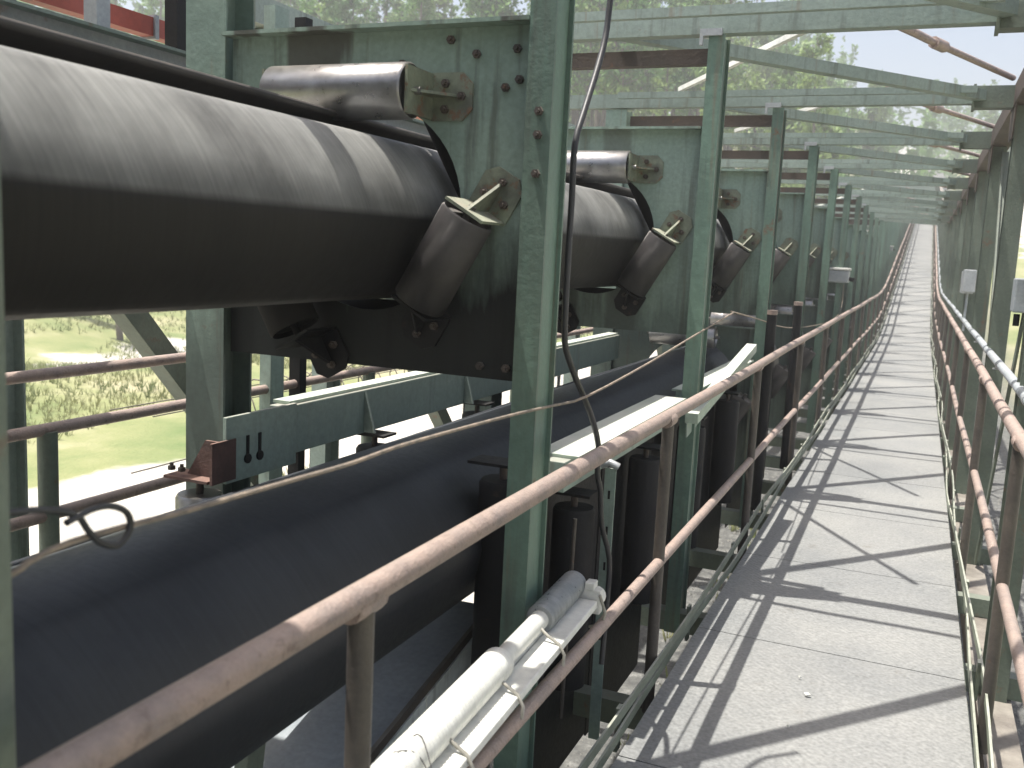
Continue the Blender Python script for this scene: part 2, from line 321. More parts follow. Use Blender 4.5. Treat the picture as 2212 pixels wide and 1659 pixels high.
# ground sheet
def build_ground():
    xs = []; 
    def axis(lo, hi):
        a = []; v = 0.0
        while v < hi: a.append(v); v += .35 + abs(v) * .06
        a.append(hi); b = []; v = -.35
        while v > lo: b.append(v); v -= .35 + abs(v) * .06
        b.append(lo); return b[::-1] + a
    X = axis(-420, 420); Yy = axis(-420, 600)
    vs = [(x, y, terrain(x, y)) for x in X for y in Yy]; ny = len(Yy)
    fs = [(i * ny + j, (i + 1) * ny + j, (i + 1) * ny + j + 1, i * ny + j + 1) for i in range(len(X) - 1) for j in range(ny - 1)]
    me = bpy.data.meshes.new('ground'); me.from_pydata(vs, [], fs)
    at = me.attributes.new('zone', 'FLOAT_VECTOR', 'POINT')
    for i, (x, y, z) in enumerate(vs):
        r = math.hypot(x, y)
        sand = .18
        # sandy yard west of the gallery, pale track across the hillside
        sand = max(sand, 1.2 * (1 - sm(6.5, 11.5, -x)) * sm(2.2, 4, -x) + .0)
        tr = abs((-x) - (13 + .35 * y)); sand = max(sand, .62 * (1 - sm(1.0, 3.5, tr)) if y < 25 else 0)
        sand = max(sand, .95 * sm(4, 9, x))
        tk = abs(terrain(x, y) - 7.0); sand = max(sand, .9 * (1 - sm(.4, 1.3, tk)) if y > 30 and x < -6 else 0)
        grav = (1 - sm(2.0, 3.6, abs(x + .3)))
        at.data[i].vector = (sand, grav, 0)
    for p in me.polygons: p.use_smooth = True
    me.materials.append(M['ground'])
    return tag(link('ground', me), None, None, None, 'structure')
build_ground()

# ------------------------------------------------------------------ walkway
wk = link('walkway', None); wk['kind'] = 'structure'
WX0, WX1 = -.745, .315
ys = [-2.0 + 1.2 * i for i in range(68)]
base_plate = None
for i in range(len(ys) - 1):
    y0, y1 = ys[i] + .003, ys[i + 1] - .003
    z0, z1 = zf(y0), zf(y1)
    mb = MB(); rnd = [random.uniform(-.0025, .0025) for _ in range(4)]
    NX, NY = 4, 3; vs = []
    for a in range(NX + 1):
        for b in range(NY + 1):
            x = WX0 + (WX1 - WX0) * a / NX; y = y0 + (y1 - y0) * b / NY; z = z0 + (z1 - z0) * b / NY
            e = noise.noise(Vector((x * 1.7, y * 1.3, 3))) * .006
            vs.append((x, y, z + e))
    nn = len(vs); vs += [(x, y, z - .008) for x, y, z in vs]
    fs = []
    for a in range(NX):
        for b in range(NY):
            q = (a * (NY + 1) + b, (a + 1) * (NY + 1) + b, (a + 1) * (NY + 1) + b + 1, a * (NY + 1) + b + 1)
            fs.append(q); fs.append(tuple(j + nn for j in q[::-1]))
    rim = [a * (NY + 1) for a in range(NX + 1)] + [NX * (NY + 1) + b for b in range(1, NY + 1)] + [a * (NY + 1) + NY for a in range(NX - 1, -1, -1)] + [b for b in range(NY - 1, 0, -1)]
    for a in range(len(rim)):
        p, q = rim[a], rim[(a + 1) % len(rim)]; fs.append((p, p + nn, q + nn, q))
    mb.add(vs, fs); part('deck_plate', mb, 'deck', wk)
def longit(x, z, y0, y1, w, h, mb, step=BAY):
    y = y0; last = y0
    while last < y1 - 1e-6:
        nx = min(y1, last + (step if last > 18 else max(step, 20.9 - last if last < 20.9 else step)))
        mb.beam((x, last, z + zf(last)), (x, nx, z + zf(nx)), w, h); last = nx
    return mb
YE = 76
mb = MB(); longit(WX0 + .02, -.075, -2, YE, .05, .12, mb); part('stringer', mb, 'green_dark', wk)
mb = MB(); longit(WX1 - .02, -.075, -2, YE, .05, .12, mb); part('stringer', mb, 'green_dark', wk)
cbm = MB().box(-3.1, .62, -.04, .04, -.235, -.137).mesh('cross_beam', 'green_dark')
for i in range(-1, 72):
    y = .33 + BAY / 2 * i
    link('cross_beam', cbm, wk, (0, y, zf(y)))

# toe boards
def toe(side):
    x = WX0 - .02 if side < 0 else WX1 + .02
    t = thing('toe_board', 'olive steel toe board of paired flat bars along the %s edge of the walkway' % ('left' if side < 0 else 'right'), 'toe board', (x, 0, 0))
    for lv, (z0, z1, off) in enumerate(((.012, .05, 0.0), (.062, .10, .012 * side))):
        mb = MB(); vs = []; fs = []
        N = 150
        for i in range(N + 1):
            y = -1.5 + (YE + 1.5) * (i / N) ** 1.5
            wob = math.sin(y * 1.5 + lv * 2) * (.008 if side < 0 else .014) + noise.noise(Vector((y * .9, lv, side))) * .01
            for dx, z in ((-.004, z0), (.004, z0), (.004, z1), (-.004, z1)):
                vs.append((off + dx + wob, y, z + zf(y)))
        for i in range(N):
            a = i * 4
            for k in range(4): fs.append((a + k, a + (k + 1) % 4, a + 4 + (k + 1) % 4, a + 4 + k))
        mb.add(vs, fs); part('flat_bar', mb, 'toe', t)
    st = MB().box(-.006, .006, -.02, .02, -.05, .105).mesh('stub', 'toe')
    for k in range(0, 20):
        y = .33 + BAY * k / 2 + .5; link('stub', st, t, (side * .02, y, zf(y)))
toe(-1); toe(1)

# ------------------------------------------------------------------ handrails
def handrail(x, ztop, zmid, y0, name_side, posts_y0, matl='rail', rt=.0245, rm=.020, tilt=0, last=34, zoff=0):
    t = thing('handrail', 'rusty tubular handrail with two rails on the %s of the walkway' % name_side, 'handrail', (x, 0, 0))
    def pts(z):
        o = []; y = y0
        while y < YE:
            wob = noise.noise(Vector((y * .35, z * 3, x))) * .012
            o.append((wob, y, z + zf(y) + noise.noise(Vector((y * .3, 7, z))) * .008)); y += .7 if y < 20 else 2.1
        return o
    part('top_rail', MB().tube(pts(ztop), rt, 16), matl, t)
    part('middle_rail', MB().tube(pts(zmid), rm, 14), matl, t)
    pm = MB().tube([(0, 0, -.13), (0, 0, ztop - .012)], .0225, 12)
    pm.box(-.03, .0, -.004, .004, -.12, -.03)
    me = pm.mesh('post', 'railpost')
    k = 0; y = posts_y0
    while y < YE and k < last:
        p = link('post', me, t, (0, y, zf(y)))
        if k < 10:
            link('weld_collar', COLLAR, p, (0, 0, ztop - .012)); 
        y += BAY; k += 1
    return t
COLLAR = MB().tube([(0, -.045, .0), (0, -.03, .002), (0, .03, .002), (0, .045, 0)], [.0255, .0275, .0275, .0255], 14).mesh('weld_collar', 'rail')
handrail(-.80, 1.02, .47, .35, 'left side', 1.30)
handrail(.372, 1.03, .50, .5, 'right side', 1.60)
# far side rails beyond the belts
t = thing('far_handrail', 'rusty handrail of three tubes seen between the two belts', 'handrail', (-2.72, 0, 0))
for z, x in ((1.075, -.12), (.905, 0), (.60, 0)):
    part('rail_tube', MB().tube([(x, -1, z), (0 + x, 6, z + .004), (x, 20, z)], .022, 12), 'rail', t)
for y in (.25, 2.34, 4.43, 6.5, 8.6):
    part('post', MB().tube([(0, y, -.2), (0, y, .90)], .034, 12), 'green_dark', t)

# ------------------------------------------------------------------ belts
def pipe_belt(cx, cz, r, lipang, lift, name, label, m, lipm, hexy):
    t = thing(name, label, 'conveyor belt', (cx, 0, 0))
    seg = 96; ysamp = [-2.5 + .52 * i for i in range(48)] + [24 + 2.1 * i for i in range(26)]
    mb = MB(); vs = []; fs = []
    for y in ysamp:
        ph = ((y - 2.42) / BAY) % 1.0; sag = math.sin(ph * math.pi) * .006
        for k in range(seg):
            a = 2 * math.pi * k / seg
            fi = ((a + math.pi / 6) % (math.pi / 3)) - math.pi / 6
            rr = r * (1 - hexy + hexy * .955 / math.cos(fi)) * (1 + .004 * math.sin(3 * a + y * 1.1))
            vs.append((rr * math.sin(a), y, cz - sag + rr * math.cos(a) + zf(y)))
    for i in range(len(ysamp) - 1):
        for k in range(seg): fs.append((i * seg + k, i * seg + (k + 1) % seg, (i + 1) * seg + (k + 1) % seg, (i + 1) * seg + k))
    mb.add(vs, fs, True); part('carcass', mb, m, t)
    # overlapping outer edge of the belt: a tongue that starts on the far side, and stands off near the crown
    mb = MB(); vs = []; fs = []; n = 14; th = .012
    for y in ysamp:
        for j in range(n + 1):
            u = j / n; a = math.radians(-75 + (75 + lipang) * u)
            rr = r + .004 + lift * sm(.45, 1, u)
            for e in (0, th): vs.append(((rr + e) * math.sin(a), y, cz + (rr + e) * math.cos(a) + zf(y) + .004 * math.sin(y * 1.7)))
    w = 2 * (n + 1)
    for i in range(len(ysamp) - 1):
        for j in range(n):
            a = i * w + 2 * j; b = a + w
            fs += [(a, b, b + 2, a + 2), (a + 1, a + 3, b + 3, b + 1)]
        a = i * w + 2 * n; b = a + w; fs.append((a, b, b + 1, a + 1))
        a = i * w; b = a + w; fs.append((a, a + 1, b + 1, b))
    mb.add(vs, fs, True); part('overlap_edge', mb, lipm, t)
pipe_belt(PX, PZ, PR, -4, .034, 'upper_pipe_belt', 'large black pipe-shaped conveyor belt, the upper one, running through the green plates', 'belt', 'lip', .30)
pipe_belt(QX, QZ, QR, -40, .006, 'lower_pipe_belt', 'dark blue-grey pipe-shaped return belt, the lower one, behind the handrail', 'belt_low', 'belt_low', .3)

# ------------------------------------------------------------------ portal frames
def ring_plate(x0, x1, z0, z1, cx, cz, r, y0, y1, notch=0):
    N = 48; mb = MB(); out = []; inn = []
    for k in range(N):
        a = 2 * math.pi * (k + .5) / N; dx, dz = math.cos(a), math.sin(a)
        t = min(((x1 if dx > 0 else x0) - cx) / dx if abs(dx) > 1e-6 else 1e9, ((z1 if dz > 0 else z0) - cz) / dz if abs(dz) > 1e-6 else 1e9)
        out.append([cx + dx * t, cz + dz * t]); inn.append([cx + dx * r, cz + dz * r])
    for c in ((x0, z0), (x0, z1), (x1, z0), (x1, z1)):
        i = min(range(N), key=lambda q: (out[q][0] - c[0]) ** 2 + (out[q][1] - c[1]) ** 2); out[i] = list(c)
    vs = [(x, y, z) for y in (y0, y1) for L_ in (out, inn) for x, z in L_]
    fs = []
    for k in range(N):
        q = (k + 1) % N
        fs += [(k, q, N + q, N + k), (2 * N + k, 3 * N + k, 3 * N + q, 2 * N + q), (k, 2 * N + k, 2 * N + q, q), (N + k, N + q, 3 * N + q, 3 * N + k)]
    return mb.add(vs, fs)
def upper_panel():
    mb = ring_plate(-2.0, -1.001, 1.235, 2.20, PX, 1.70, .298, 0, .010)
    mb.box(-2.0, -1.001, -.055, .0, 2.192, 2.203)         # folded top flange
    mb.box(-2.0, -1.001, .010, .05, 1.237, 1.245)
    for x in (-1.32, -1.12, -1.88): mb.box(x - .004, x + .004, .010, .06, 1.246, 1.40)
    return mb
def lower_panel():
    mb = ring_plate(-2.0, -1.001, .12, 1.15, QX, .70, .345, 0, .010)
    mb.box(-2.0, -1.001, -.045, 0, 1.142, 1.152); return mb
ME = {}
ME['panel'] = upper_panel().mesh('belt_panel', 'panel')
ME['panel_far'] = upper_panel().mesh('belt_panel', 'panel_far')
ME['lpanel'] = lower_panel().mesh('lower_belt_panel', 'stained')
def roller_mesh(L=.43, r=.0755):
    mb = MB(); h = L / 2
    mb.tube([(-h, 0, 0), (-h + .006, 0, 0), (h - .006, 0, 0), (h, 0, 0)], [r - .005, r, r, r - .005], 40, cap=False)
    for s in (-1, 1):   # recessed ends
        mb.tube([(s * h, 0, 0), (s * (h - .012), 0, 0)], [r - .005, r - .012], 32, cap=False)
        mb.tube([(s * (h - .012), 0, 0), (s * (h - .0125), 0, 0)], [r - .012, .016], 32, cap=False)
        mb.tube([(s * (h - .0125), 0, 0), (s * (h + .028), 0, 0)], .011, 12)
    return mb
ME['roller'] = roller_mesh(.45).mesh('idler_roller', 'roller')
ME['roller_low'] = roller_mesh(.28).mesh('idler_roller', 'roller_low')
ME['roller_black'] = roller_mesh(.40).mesh('idler_roller', 'roller_black')
def bracket_mesh(s, mm='bracket', L=None):
    # axis along x, panel at +y 0.11, s = which end
    mb = MB(); x = s * (.232 if L is None else L)
    mb.box(x - .004, x + .004, -.045, .108, -.062, .062)                     # end plate
    f0, f1 = (x, x + s * .125); lo, hi = min(f0, f1), max(f0, f1)
    c = .03; e = hi if s > 0 else lo; o = lo if s > 0 else hi
    poly = [(o, -.065), (e - s * c, -.065), (e, -.065 + c), (e, .065 - c), (e - s * c, .065), (o, .065)]
    mb.prism(poly, .100, .108)                                               # foot plate with cut corners
    mb.add([(x, .10, -.004), (x + s * .1, .10, -.004), (x, -.03, -.004), (x, .10, .004), (x + s * .1, .10, .004), (x, -.03, .004)],
           [(0, 1, 2), (5, 4, 3), (0, 3, 4, 1), (1, 4, 5, 2), (2, 5, 3, 0)])  # rib
    return mb.mesh('bracket', mm)
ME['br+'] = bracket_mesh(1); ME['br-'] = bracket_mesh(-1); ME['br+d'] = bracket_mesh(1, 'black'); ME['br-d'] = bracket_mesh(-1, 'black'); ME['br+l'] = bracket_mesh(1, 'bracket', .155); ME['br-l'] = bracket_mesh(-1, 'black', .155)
def hexbolt():
    mb = MB(); P = [(.012 * math.cos(math.pi * k / 3), .012 * math.sin(math.pi * k / 3)) for k in range(6)]
    mb.prism(P, -.012, 0); mb.tube([(0, -.022, 0), (0, 0, 0)], .006, 8); return mb.mesh('bolt', 'darkrust')
ME['bolt'] = hexbolt()
def add_roller(parent, cx, cz, R, ang, side, detail=True, mirror_y=1):
    # ang: direction of roller seat from pipe centre (deg from +x)
    a = math.radians(ang); d = R + .0755 + .004
    px, pz = cx + math.cos(a) * d, cz + math.sin(a) * d
    ax = Vector((-math.sin(a), 0, math.cos(a)))       # roller axis
    if ax.z < 0 or (abs(ax.z) < 1e-3 and ax.x < 0): ax = -ax
    yv = Vector((0, 1, 0)) * (1 if side < 0 else -1)
    zv = ax.cross(yv).normalized()
    m = Matrix(((ax.x, yv.x, zv.x, px), (ax.y, yv.y, zv.y, side * .108 if side < 0 else .118), (ax.z, yv.z, zv.z, pz), (0, 0, 0, 1)))
    if ang == 90: m = Matrix.Translation((-.035, 0, .022)) @ m
    if ang == -30: m = m @ Matrix.Translation((.058, 0, 0))
    o = link('idler_roller', ME['roller' if ang == 90 else 'roller_low' if ang == -30 else 'roller_black'], parent); o.matrix_local = m
    if detail:
        for s, key in ((1, 'br+'), (-1, 'br-')):
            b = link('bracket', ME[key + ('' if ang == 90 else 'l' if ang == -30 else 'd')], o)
        if detail > 1:
            for s in (1, -1):
                for dx, dz in ((.045, .035), (.045, -.035), (.095, 0)):
                    q = link('bolt', ME['bolt'], o, (s * ((.155 if ang == -30 else .232) + dx), .100, dz))
    return o
colm = MB().box(-1.0, -.927, -.05, -.041, -.24, 2.605); colm.box(-1.0, -.927, .076, .085, -.24, 2.605)
ME['web'] = MB().box(-.948, -.940, -.0405, .0755, -.239, 2.60).mesh('web', 'darkrust')  # dark rust colour also paints the shade of the web recess
ME['web_green'] = MB().box(-.948, -.940, -.0405, .0755, -.239, 2.60).mesh('web', 'green_col')
ME['col'] = colm.mesh('column', 'green_col')
icm = MB().ibeam(-2.155, -2.004, -.03, .11, -.24, 2.605, .009); ME['icol'] = icm.mesh('inner_column', 'stained')
tb = MB(); tb.box(-3.02, .19, -.045, -.038, 2.612, 2.705); tb.box(-3.02, .19, -.038, .03, 2.697, 2.705); tb.box(-3.02, .19, -.038, .03, 2.612, 2.620)
tb.box(-2.0, .19, -.27, -.235, 2.64, 2.68)
ME['tbeam'] = tb.mesh('top_beam', 'green')
st = MB().box(.191, .40, -.055, .045, 2.585, 2.715); st.box(.175, .19, -.06, .05, 2.575, 2.725); ME['stub'] = st.mesh('end_stub', 'green_dark')
ME['dbeam'] = MB().box(-2.003, -1.001, .06, .12, 2.50, 2.57).mesh('lower_cross_beam', 'darkrust')
ME['brace'] = MB().beam((-1.45, .045, 2.655), (.22, BAY - .07, 2.655), .070, .062).mesh('roof_brace', 'green')
tube = MB().tube([(-.34, .22, 2.735), (-.02, 1.0, 2.735), (.36, 1.92, 2.735)], .017, 10)
tube.tube([(-.07, .88, 2.735), (-.02, 1.0, 2.735)], .03, 10); tube.tube([(-.34, .22, 2.75), (-.09, .83, 2.735)], [.022, .02], 8)
ME['tube'] = tube.mesh('brace_tube', 'rail')
wb = MB().beam((-1.62, BAY - .10, 2.72), (-.62, .40, 2.72), .03, .028); ME['wbrace'] = wb.mesh('angle_brace', 'white')
gus = MB().prism([(-1.0, 2.33), (-.86, 2.6), (-1.0, 2.6)], -.049, -.043); ME['gus'] = gus.mesh('gusset', 'green')
clip = MB().box(-1.05, -.95, -.07, -.05, 2.60, 2.63); clip.box(-1.05, -1.035, -.07, -.05, 2.56, 2.6); ME['clip'] = clip.mesh('clip_plate', 'galv')
def frame(k, detail):
    y = Y(k); lab = None
    if 1 <= k <= 12: lab = '%s green portal frame from the camera, with its column, belt plate and rollers' % ORD[k - 1]
    elif k < 1: lab = 'green portal frame behind the edge of the view'
    else: lab = 'far green portal frame where the gallery shrinks into the distance'
    t = thing('portal_frame', lab, 'portal frame', (0, y, zf(y)), 'green portal frames along the gallery')
    co = link('column', ME['col'], t); link('web', ME['web' if k > 2 else 'web_green'], co); link('inner_column', ME['icol'], t); link('top_beam', ME['tbeam'], t)
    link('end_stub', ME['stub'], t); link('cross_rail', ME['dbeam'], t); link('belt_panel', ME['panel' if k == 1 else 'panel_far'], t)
    rb = link('roof_brace', ME['brace'], t)
    if k < 16: link('brace_tube', ME['tube'], t)
    if k in (2, 3): link('angle_brace', ME['wbrace'], t)
    if k >= 3: link('lower_belt_panel', ME['lpanel'], t)
    if detail:
        link('clip_plate', ME['clip'], t)
        for a in (90, -30, 210): add_roller(t, PX, PZ, PR, a, -1, 2 if k in (1, 2, 3) else 1)
        for a in (30, 150, 270): add_roller(t, PX, PZ, PR, a, 1, 1)
        if k >= 3:
            for a in (90, -30, 210): add_roller(t, QX, QZ, QR, a, -1, 0)
    elif k < 26:
        add_roller(t, PX, PZ, PR, -30, -1, 1 if k < 14 else 0); add_roller(t, PX, PZ, PR, 90, -1, 0)
    return t
F = {}
for k in range(-1, KMAX): F[k] = frame(k, -1 < k <= 8)
random.seed(4)
for k, o in F.items():      # bays are never quite alike
    for c_ in o.children:
        if c_.name.startswith('column') and k > 1: c_.rotation_euler = (random.uniform(-.004, .004), random.uniform(-.004, .004), 0)
        if c_.name.startswith('brace_tube'): c_.rotation_euler.z = random.uniform(-.04, .04)
        if c_.name.startswith('roof_brace') and k > 2: c_.location.x = random.uniform(-.03, .03)
        if c_.name.startswith('clip_plate'): c_.location.x = random.uniform(-.03, .02)
# bolt row, stains' bolts on the nearest plate and column splice bolts
for x, z in ((-1.40, 2.10), (-1.08, 2.03), (-1.05, 2.13), (-1.04, 2.05), (-1.17, 2.12), (-1.25, 2.16)):
    link('bolt', ME['bolt'], F[1], (x, -.001, z))
for z in (1.80, 1.9, 1.96): link('bolt', ME['bolt'], F[1], (-.96, -.05, z))
for z in (1.27,): 
    for x in (-1.12, -1.04): link('bolt', ME['bolt'], F[1], (x, -.001, z))

# ------------------------------------------------------------------ side trusses
def truss(x, label, sgn, m_post, m_chord, dx=.0):
    t = thing('side_truss', label, 'truss', (x, 0, 0))
    part('top_chord', longit(0, 2.66, -2, YE, .14, .13, MB()), m_chord, t)
    part('bottom_chord', longit(0, -.31, -2, YE, .14, .14, MB()), m_chord, t)
    pm = MB().ibeam(-.05, .05, -.07, .07, -.24, 2.594, .009).mesh('post', m_post)
    dm = MB().beam((0.02, .10, -.2), (0.02, BAY - .10, 2.55), .012, .075); dm.beam((0.046, .10, -.2), (0.046, BAY - .10, 2.55), .04, .008); dmm = dm.mesh('diagonal', m_post)
    dm2 = MB().beam((0.02, .10, 2.55), (0.02, BAY - .10, -.2), .012, .075).mesh('diagonal', m_post)
    dm3 = MB().beam((0.0, -.62, 2.59), (0.0, 1.98, -.2), .09, .10).mesh('diagonal', 'green_dark')
    gm = MB().prism([(-.12, 2.42), (.12, 2.42), (.2, 2.59), (-.2, 2.59)], -.064, -.056); 
    gm = MB(); gm.add([(-.056, -.2, 2.593), (-.056, .2, 2.593), (-.056, .13, 2.40), (-.056, -.13, 2.40), (-.064, -.2, 2.593), (-.064, .2, 2.593), (-.064, .13, 2.40), (-.064, -.13, 2.40)],
                   [(0, 1, 2, 3), (7, 6, 5, 4), (0, 4, 5, 1), (1, 5, 6, 2), (2, 6, 7, 3), (3, 7, 4, 0)])
    gmm = gm.mesh('gusset_plate', m_chord)
    for k in range(-1, KMAX):
        y = Y(k); link('post', pm, t, (0, y, zf(y)))
        link('diagonal', (dmm if k % 2 else dm2) if sgn > 0 else dm3, t, (0, y, zf(y)))
        if k < 8: link('gusset_plate', gmm, t, (0, y, 0))
    return t
truss(.47, 'olive green steel truss wall along the right side of the walkway', 1, 'green_dark', 'darkrust')
truss(-3.05, 'green steel truss wall on the far left side beyond the belts', -1, 'green', 'green')

# ------------------------------------------------------------------ left side fittings
t = thing('red_pipe', 'faded red painted pipe band above the upper belt at top left', 'pipe', (-2.86, 0, 0))
part('pipe', MB().beam((0, -1, 2.385), (0, 9, 2.385), .06, .07), 'redpaint', t)
for y in (1.2, 2.97, 4.6): part('pipe_clip', MB().box(-.04, .04, y - .01, y + .01, 2.34, 2.43), 'galv', t)
t = thing('side_channel', 'blue-green steel channel running behind the upper belt', 'channel', (-2.42, 0, 0))
part('web', MB().box(-.004, .004, -1, 9, 2.02, 2.21), 'lid', t); part('flange', MB().box(.005, .05, -1, 9, 2.202, 2.212), 'green', t)
part('flange', MB().box(.005, .05, -1, 9, 2.02, 2.03), 'green', t)
for yy, w_, m_, lb in ((2.96, .05, 'black', 'thin dark hanger post behind the red pipe'), (2.58, .06, 'conduit', 'thin grey hanger post in front of the red pipe'), (3.58, .10, 'green_pale', 'pale green post behind the belts, left of a dark one'), (3.78, .055, 'black', 'dark slim post behind the belts, right of a pale green one')):
    z0 = -.2 if yy > 3.4 else 2.0
    t = thing('hanger_post', lb, 'post', (-2.72, yy, 0)); part('shaft', MB().box(-.03, .03, -w_ / 2, w_ / 2, z0, 2.60), m_, t); part('foot', MB().box(-.05, .05, -w_ / 2 - .02, w_ / 2 + .02, z0 - .012, z0 - .001), m_, t)

# unseen sheet and tie added overhead to cast shade on near belt and rail
t = thing('shade_sheet', 'unseen corrugated sheet added above the camera to shade the near belt and rail', 'roof', (0, 0, 2.76))
mb = MB(); vs = []; nx = 60
for j, yy in enumerate((-2.4, 1.0)):
    for i in range(nx + 1):
        x = -2.9 + 2.2 * i / nx; y_ = yy - (.05 if j else 0)
        vs.append((x, y_, .012 * math.sin(i * 1.57)))
mb.add(vs, [(i, i + 1, nx + 2 + i, nx + 1 + i) for i in range(nx)]); part('sheet', mb, 'galv', t)
for y in (-1.7, .33, .86): part('purlin', MB().box(-2.9, -.7, y - .03, y + .03, -.075, -.014), 'green_dark', t)
t = thing('shade_tie', 'unseen flat tie added before the nearest portal frame to shade the upper belt', 'tie', (-1.9, 1.90, 2.62))
part('bar', MB().box(-1.08, .55, -.052, .052, -.03, .03), 'green', t); part('end_plate', MB().box(.551, .56, -.10, .10, -.08, .08), 'green', t)
# near edge post
t = thing('edge_post', 'dark green post cut by the left border of the photo, very near', 'post', (-.94, .67, 0))
part('shaft', MB().box(-.04, .04, -.055, .055, -.2, 2.6), 'green_dark', t, .004)
part('cap_plate', MB().box(-.055, .055, -.07, .07, 2.601, 2.612), 'green_dark', t)

# belt guide: box beams with hanging vertical rollers either side of the lower belt, bays 1-2
def vroller(name, label, loc, h, bracket='rust'):
    t = thing(name, label, 'roller', loc, 'vertical guide rollers beside the lower belt')
    part('shell', MB().tube([(0, 0, -h), (0, 0, -.012), (0, 0, 0)], [.073, .073, .066], 32), 'black' if bracket != 'rust' else 'roller', t)
    part('shaft', MB().tube([(0, 0, -h - .03), (0, 0, .045)], .012, 10), 'darkrust', t)
    part('bracket', MB().box(-.10, .07, -.05, .05, .046, .055), bracket, t)
    return t
t = thing('guide_beam', 'pale green box beam with sunlit top left of the lower belt', 'beam', (-1.965, 0, 0))
part('beam', MB().box(-.035, .035, 2.62, 6.5, .865, 1.035), 'green_pale', t, .004)
part('splice_plate', MB().box(.036, .05, 2.30, 2.66, .835, 1.045), 'green_pale', t, .002)
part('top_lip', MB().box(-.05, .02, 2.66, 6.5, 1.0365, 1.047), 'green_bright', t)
for y in (3.12, 4.0, 4.9): part('rib', MB().add([(.036, y - .006, .87), (.036, y - .006, 1.03), (.085, y - .006, .87), (.036, y + .006, .87), (.036, y + .006, 1.03), (.085, y + .006, .87)], [(0, 1, 2), (5, 4, 3), (0, 3, 4, 1), (1, 4, 5, 2), (2, 5, 3, 0)]), 'green', t)
for y in (2.40, 2.46):
    part('slot_bolt', MB().tube([(.05, y, .90), (.056, y, .90)], .016, 10).box(.0505, .054, y - .006, y + .006, .90, .975), 'black', t)
t = thing('guide_beam', 'pale green box beam with white sunlit top, behind the left handrail', 'beam', (-1.035, 0, 0))
part('beam', MB().box(-.05, .05, 2.80, 4.30, .835, .935), 'green_pale', t, .003)
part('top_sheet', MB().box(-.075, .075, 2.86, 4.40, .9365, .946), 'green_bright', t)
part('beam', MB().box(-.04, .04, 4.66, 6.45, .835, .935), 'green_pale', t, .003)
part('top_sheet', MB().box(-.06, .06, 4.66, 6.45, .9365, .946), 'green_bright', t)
vroller('guide_roller', 'black vertical roller with rusty red bracket, left of the lower belt', (-2.0, 2.28, .80), .60)
v = [o for o in bpy.data.objects if o.name == 'guide_roller'][0]
part('rust_gusset', MB().add([(-.05, .0, .056), (.08, .0, .056), (.08, .0, .17), (.02, 0, .17), (-.05, .01, .056), (.08, .01, .056), (.08, .01, .17), (.02, .01, .17)],
     [(0, 1, 2, 3), (7, 6, 5, 4), (0, 4, 5, 1), (1, 5, 6, 2), (2, 6, 7, 3), (3, 7, 4, 0)]), 'rust', v)
part('rust_backplate', MB().box(.081, .09, -.05, .06, .046, .175), 'rust', v)
for dx in (-.085, -.045): link('bolt', ME['bolt'], v, (dx, -.03, .07)).rotation_euler = (-1.57, 0, 0)
for (x, y, lb) in ((-1.93, 3.20, 'dark green vertical roller hanging under the left box beam, nearest'), (-1.93, 4.15, 'dark green vertical roller hanging under the left box beam, farther'),
                   (-1.12, 2.62, 'dark vertical roller standing just left of the nearest column'), (-1.02, 3.02, 'black vertical roller under the right box beam beside the nearest column'),
                   (-1.02, 3.95, 'black vertical roller under the right box beam midway between columns'), (-1.02, 4.85, 'black vertical roller just beyond the second column'), (-1.03, 5.9, 'black vertical roller before the third column')):
    vroller('guide_roller', lb, (x, y, .90 if y == 2.62 else .735 if x > -1.5 else .80), .64, 'black')
# side shroud plates: black sheets extended below the right beam to fill in the shade
t = thing('shade_skirts', 'black skirt plates filling in the shade beside the lower belt', 'skirt plates', (-1.115, 0, 0))
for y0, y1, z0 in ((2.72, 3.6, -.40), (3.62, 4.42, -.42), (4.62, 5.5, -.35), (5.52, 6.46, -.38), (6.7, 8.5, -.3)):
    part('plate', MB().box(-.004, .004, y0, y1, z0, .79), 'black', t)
# slotted strut, rods by the second bay
t = thing('slotted_strut', 'pale green slotted strut standing behind the handrail, right of the nearest column', 'strut', (-.93, 3.13, 0))
part('strip', MB().box(-.02, .02, -.003, .003, -.15, .86), 'green_pale', t)
for z in (.75, .62, .49, .36, .23): part('slot', MB().box(-.004, .004, -.0045, -.0035, z, z + .03), 'black', t)
part('clamp', MB().tube([(-.03, -.01, .87), (.0, -.02, .885), (.03, -.01, .87)], .014, 10), 'galv', t)
t = thing('threaded_rod', 'thin rusty rod hanging between column and slotted strut', 'rod', (-.965, 2.85, 0)); part('rod', MB().tube([(0, 0, .05), (.005, .01, .74)], .007, 8), 'railpost', t); part('nut', MB().tube([(0, 0, .40), (0, 0, .42)], .017, 6), 'darkrust', t)
# angle prop near third bay: white-lit channel rising
t = thing('angle_prop', 'pale galvanised channel lying along the top rail behind the left handrail', 'channel', (-.92, 0, 0))
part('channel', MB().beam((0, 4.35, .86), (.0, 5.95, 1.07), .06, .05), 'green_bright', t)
part('web', MB().beam((-.02, 4.35, .80), (-.02, 5.95, 1.0), .006, .07), 'green_pale', t)
# short black posts topped with caps, left of rail
for i, (y, h) in enumerate(((6.57, 1.28), (8.05, 1.29))):
    t = thing('stub_post', ['nearer', 'farther'][i] + ' black round stub post between handrail and columns', 'post', (-.90, y, 0), 'black stub posts beside the left handrail')
    part('shaft', MB().tube([(0, 0, -.1), (0, 0, h - .03)], .034, 14), 'black', t); part('cap', MB().tube([(0, 0, h - .03), (0, 0, h)], .036, 14), 'rail', t)

